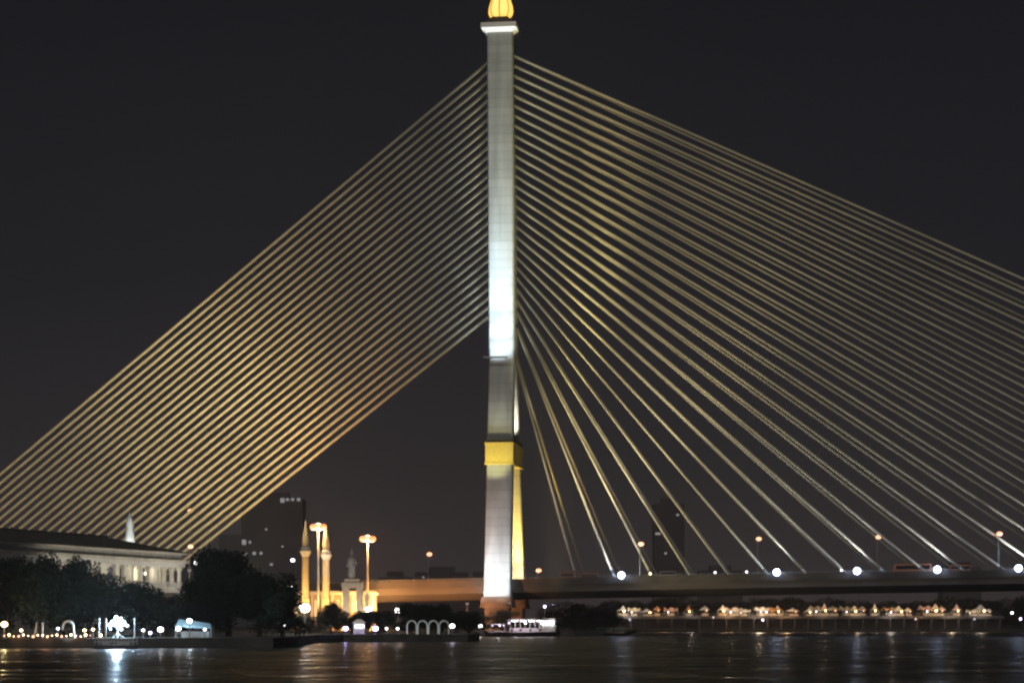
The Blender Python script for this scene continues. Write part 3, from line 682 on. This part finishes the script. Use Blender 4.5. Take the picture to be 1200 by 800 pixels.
MB().box(5.0, 8.2, -1.2, 1.2, 1.2, 4.6).build('wheelhouse', M['white'], fy)
MB().box(5.3, 7.9, -1.26, -1.203, 2.7, 4.0).build('window', M['e_cabin'], fy)
MB().tube((5.6, 0, 4.6), (5.6, 0, 7.4), .09).tube((5.0, 0, 6.2), (6.2, 0, 6.2), .05).build('signal_mast', M['steel'], fy)
MB().ball((5.6, 0, 7.5), .3, 8).build('mast_lamp', M['e_violet'], fy)
for k, x in enumerate((-6.6, -2.2, 1.6, 4.2)): MB().lathe([(.16, 0), (.34, 0), (.34, .14), (.16, .14)], (0, 0, 0), 12).build('life_ring', M['red'], cb_)
for k, o_ in enumerate([c for c in cb_.children]): o_.rotation_euler = (R(90), 0, 0); o_.location = ((-2.6, -.4, 2.0, 4.4)[k], -1.61, 1.6)
for k in range(6): MB().box(-8.1 + k * .7, -7.7 + k * .7, -.9, .9, 1.1, 1.55).build('bench', M['tan'], fy)
for x, r in ((-7.4, .2), (-5.6, .26), (-4.6, .18), (-3.3, .3), (.8, .24), (4.9, .3), (7.2, .34)): MB().ball((x, -1.5, 3.4 if x > -4 else 2.75), r, 8).build('deck_lamp', M['e_cabin'] if x < 0 else M['e_white'], fy)
MB().box(-8.4, -4.0, -1.3, 1.3, 1.0, 1.08).box(-7.9, -7.8, -1.2, -1.1, 1.5, 3.0).box(-4.5, -4.4, -1.2, -1.1, 1.5, 3.0).box(-8.0, -4.2, -1.4, 1.4, 3.003, 3.12).build('stern_awning', M['plaster'], fy)
for x in (-6, -1.5, 2): point('ferry_light', Vector(fy.location) + Vector((x, -2.9, 3.4)), 190, (.95, .78, 1), .3)
# small dark longtail boat moored to the right
bt = thing('longtail_boat', 'dark slender boat moored right of the lit ferry', 'boat', ((690 - 600) * 590 / F + 6, 590, 0), .1)
mb = MB(); vs = []; fs = []
for k in range(11):
    u = k / 10; x = -7 + 14 * u; wv = .15 + .95 * math.sin(math.pi * u); sh = 1.3 * max(0, u - .7) / .3 + .3 * max(0, .2 - u)
    vs += [(x, -wv, .6 + sh), (x, -wv * .5, -.1 + sh * .6), (x, wv * .5, -.1 + sh * .6), (x, wv, .6 + sh)]
for k in range(10):
    for i in range(4):
        j = (i + 1) % 4; fs.append((k*4+i, k*4+j, k*4+4+j, k*4+4+i))
fs += [(0, 3, 2, 1), (40, 41, 42, 43)]
mb.add(vs, fs).build('hull', M['hull'], bt)
for x in (-3.5, -1.2, 1.2, 3.2):
    for y in (-.8, .8): MB().tube((x, y, .5), (x, y, 2.0), .04).build('canopy_post', M['steel'], bt)
MB().box(-4, 3.6, -1, 1, 2.0, 2.1).build('canopy', M['tarp'], bt)

# ------------------------------------------------------------------ terrace with lit tents on the far right
TX0, TX1, TY = (722 - 600) * 812 / F, (1172 - 600) * 812 / F, 806
te = thing('riverside_terrace', 'long dark terrace on the water carrying a row of lit tents', 'terrace', (TX0, TY, 0)); TL = TX1 - TX0
MB().box(0, TL, 0, 18, 4.9, 6.0).build('upper_floor', M['dark_wall'], te)
MB().box(0, TL, 3, 16, 1.4, 4.897).build('lower_wall', M['dark_wall'], te)
MB().box(-1, TL + 1, -2, 18, -.5, 1.0).build('landing', M['quay'], te)
MB().box(-1, TL + 1, -2.25, -2.003, .35, .75).build('fender', M['red'], te)
for k in range(29): MB().box(k * 5, k * 5 + .35, .1, .45, 1.003, 4.897).build('post', M['dark_wall'], te)
mb = MB()
for z in (6.5, 6.95): mb.tube((0, .1, z), (TL, .1, z), .05)
for k in range(int(TL / 1.5)): mb.tube((k * 1.5, .1, 6.0), (k * 1.5, .1, 6.95), .05, n=5)
mb.build('railing', M['dark_steel'], te)
cols = {}
def tent_mat(nm, c): cols[nm] = mat('tent_' + nm, c, .8, .15, 1); return cols[nm]
TM = [('cream', tent_mat('cream', (.72, .60, .42))), ('white', tent_mat('white', (.75, .73, .70))), ('pink', tent_mat('pink', (.70, .48, .42))), ('orange', tent_mat('orange', (.70, .36, .15)))]
proto = {}
xs = [730, 743, 758, 770, 786, 807, 826, 847, 860, 872, 893, 902, 911, 929, 948, 958, 966, 976, 992, 1001, 1010, 1025, 1045, 1053, 1064, 1087, 1096, 1103, 1121, 1141, 1149, 1159]
for k, px in enumerate(xs):
    ty = rnd.choice((0, 1, 0, 2, 3, 1)) if k not in (8, 9, 10) else 1
    sc = rnd.uniform(.7, 1.7); Y = TY + rnd.uniform(3.5, 7); p = Vector(((px - 600) * Y / F, Y, 6.0))
    lab = words[k] + ' tent from the pylon in the lit row, ' + TM[ty][0]
    shp = (0, 1, 0, 2, 1, 0, 2)[k % 7] if k not in (9, 10) else 1
    if (ty, shp) not in proto:
        t = thing('market_tent', lab, 'tent', p, 0, 'small lit tents in a row on the terrace')
        if shp == 0:      # peaked marquee
            MB().add([(-1.7, -1.5, 1.7), (1.7, -1.5, 1.7), (1.7, 1.5, 1.7), (-1.7, 1.5, 1.7), (-.8, -.7, 2.2), (.8, -.7, 2.2), (.8, .7, 2.2), (-.8, .7, 2.2), (0, 0, 3.5)],
                     [(0, 1, 5, 4), (1, 2, 6, 5), (2, 3, 7, 6), (3, 0, 4, 7), (4, 5, 8), (5, 6, 8), (6, 7, 8), (7, 4, 8)]).build('canopy', TM[ty][1], t)
            for x in (-1.6, 1.6):
                for y in (-1.4, 1.4): MB().tube((x, y, 0), (x, y, 1.7), .07, n=6).build('leg', M['steel'], t)
        elif shp == 1:    # slack open awning
            vs = []; 
            for a in range(7):
                x = -2.2 + a * .733; vs += [(x, -1.5, 1.5 + .25 * math.sin(a * 1.3)), (x, 0, 2.6 + .35 * math.cos(a * 1.9)), (x, 1.5, 1.6)]
            MB().add(vs, [f for a in range(6) for f in ((a*3, a*3+3, a*3+4, a*3+1), (a*3+1, a*3+4, a*3+5, a*3+2))]).build('canopy', TM[ty][1], t)
            for x in (-2.1, 2.1): MB().tube((x, -1.4, 0), (x, -1.4, 1.55), .07, n=6).build('leg', M['steel'], t)
        else:             # big parasol
            MB().lathe([(1.9, 1.9), (1.2, 2.5), (.5, 2.9), (.05, 3.3)], n=8).build('canopy', TM[ty][1], t); MB().tube((0, 0, 0), (0, 0, 1.9), .08, n=6).build('leg', M['steel'], t)
        MB().ball(((.25, -1.2, 1.45), (-.9, -1.4, 1.2), (.5, -.9, 1.7))[shp], (.3, .22, .26)[shp], 6).build('bulb', M[('e_warm', 'e_dim', 'e_orange')[shp]], t)
        MB().box(-1.2, 1.2, -.9, -.4, 0, .8).build('table', M['tan'], t)
        proto[(ty, shp)] = t; t.scale = (sc, sc, 1.1)
    else:
        q = dup(proto[(ty, shp)], p, lab, rnd.uniform(-.5, .5)); q.scale = (sc, sc, rnd.uniform(.75, 1.35))
for k in range(12):
    px = 735 + k * 38 + rnd.uniform(-6, 6); col = rnd.choice(((1, .6, .3), (1, .75, .5), (1, .85, .7)))
    point('tent_glow', ((px - 600) * TY / F, TY - 2.5, 8.0), rnd.uniform(900, 3600), col, .4)
cl = [(738, 725, 'e_faint'), (836, 722, 'e_faint'), (894, 725, 'e_dim'), (1073, 724, 'e_faint'), (1142, 724, 'e_faint'), (1186, 718, 'e_white'), (1196, 725, 'e_violet')]
for k, (px, py, e) in enumerate(cl):
    Y = 803.0; q = at(px, py, Y)
    t = thing('quay_lamp', words[k] + ' small lamp from the pylon along the dark terrace landing', 'lamp', (q.x, Y, 1.4 if px > 1172 else 1.0), 0, 'small lamps at the foot of the terrace')
    MB().tube((0, 0, 0), (0, 0, q.z - 1.4), .07).build('pole', M['dark_steel'], t); MB().ball((0, 0, q.z - 1.3), .38, 8).build('lamp_globe', M[e], t)

# ------------------------------------------------------------------ traffic on the deck
def vehicle(px, t_, kind, label, body, L_, H_):
    u = (px - 600) / F; base = P0 + ROT @ Vector((0, t_, 0)); a = ROT @ Vector((1, 0, 0)); d = (u * base.y - base.x) / (a.x - u * a.y)
    p = Bw(d, t_, ztop(d) + .03); sl = math.atan(ztop(d + 1) - ztop(d))
    v = thing(kind, label, kind.split('_')[-1], p, -TH, 'traffic on the bridge'); v.rotation_euler = (0, -sl, -TH)
    b = MB().cham([(0, 0, .35, L_, 2.0), (0, 0, H_ * .5, L_ * 1.0, 2.05), (0, 0, H_ * .95, L_ * .92, 1.85), (0, 0, H_, L_ * .86, 1.6)], .12).build('body', body, v)
    MB().box(-L_*.42, L_*.42, -1.06, -1.03, H_ * .55, H_ * .85).build('window', M['glass'], v)
    for x in (-L_*.33, L_*.33): MB().tube((x, -1.0, .42), (x, 1.0, .42), .42, n=12).build('wheel', M['dark_steel'], v)
    for y in (-.7, .7): MB().ball((L_*.5 + .02, y, .8), .16, 6).build('headlight', M['e_warm'], v)
veh = mat('van_paint', (.35, .13, .05), .4, .05, 1); veh2 = mat('van_white', (.3, .27, .24), .4, .05, 1)
vehicle(668, -8, 'delivery_van', 'orange van on the deck left of the lowest cables', veh, 5.4, 2.6)
vehicle(692, 4, 'passenger_van', 'orange-lit van on the deck under the lowest cables', veh, 4.8, 2.5)
vehicle(783, -6, 'passenger_van', 'pale van on the deck in front of the slim high-rise', veh2, 4.8, 2.4)
vehicle(1070, -7, 'city_bus', 'orange bus on the deck right of the fourth floodlight', veh, 10.5, 3.1)
vehicle(1125, -3, 'delivery_van', 'orange van on the deck near the right edge', veh, 5.6, 2.7)
for px in (762, 838, 875, 986):
    u = (px - 600) / F; base = P0 + ROT @ Vector((0, -12.7, 0)); a = ROT @ Vector((1, 0, 0)); d = (u * base.y - base.x) / (a.x - u * a.y)
    t = thing('parapet_lamp', 'small pale lamp on the bridge parapet ' + {762: 'below the leftmost deck street lamp', 838: 'midway between the first two big floodlights', 875: 'just left of the second big floodlight', 986: 'just left of the third big floodlight'}[px], 'lamp', Bw(d, -12.7, ztop(d) + 1.0), -TH, 'small lamps on the bridge parapet')
    MB().tube((0, 0, 0), (0, 0, .5), .06).build('stem', M['dark_steel'], t); MB().ball((0, 0, .65), .28, 8).build('lamp_globe', M['e_dim'] if px > 800 else M['e_warm'], t)

# ------------------------------------------------------------------ humid night air
hz = bpy.data.materials.new('humid_air'); hz.use_nodes = True; t = hz.node_tree; t.nodes.clear()
o_ = t.nodes.new('ShaderNodeOutputMaterial'); v_ = t.nodes.new('ShaderNodeVolumePrincipled')
v_.inputs['Color'].default_value = (.9, .9, .92, 1); v_.inputs['Density'].default_value = .00026; v_.inputs['Anisotropy'].default_value = .55
t.links.new(v_.outputs[0], o_.inputs['Volume'])
hb = MB().box(-2600, 2600, -300, 3500, -3, 215).build('haze', hz); hb['kind'] = 'stuff'
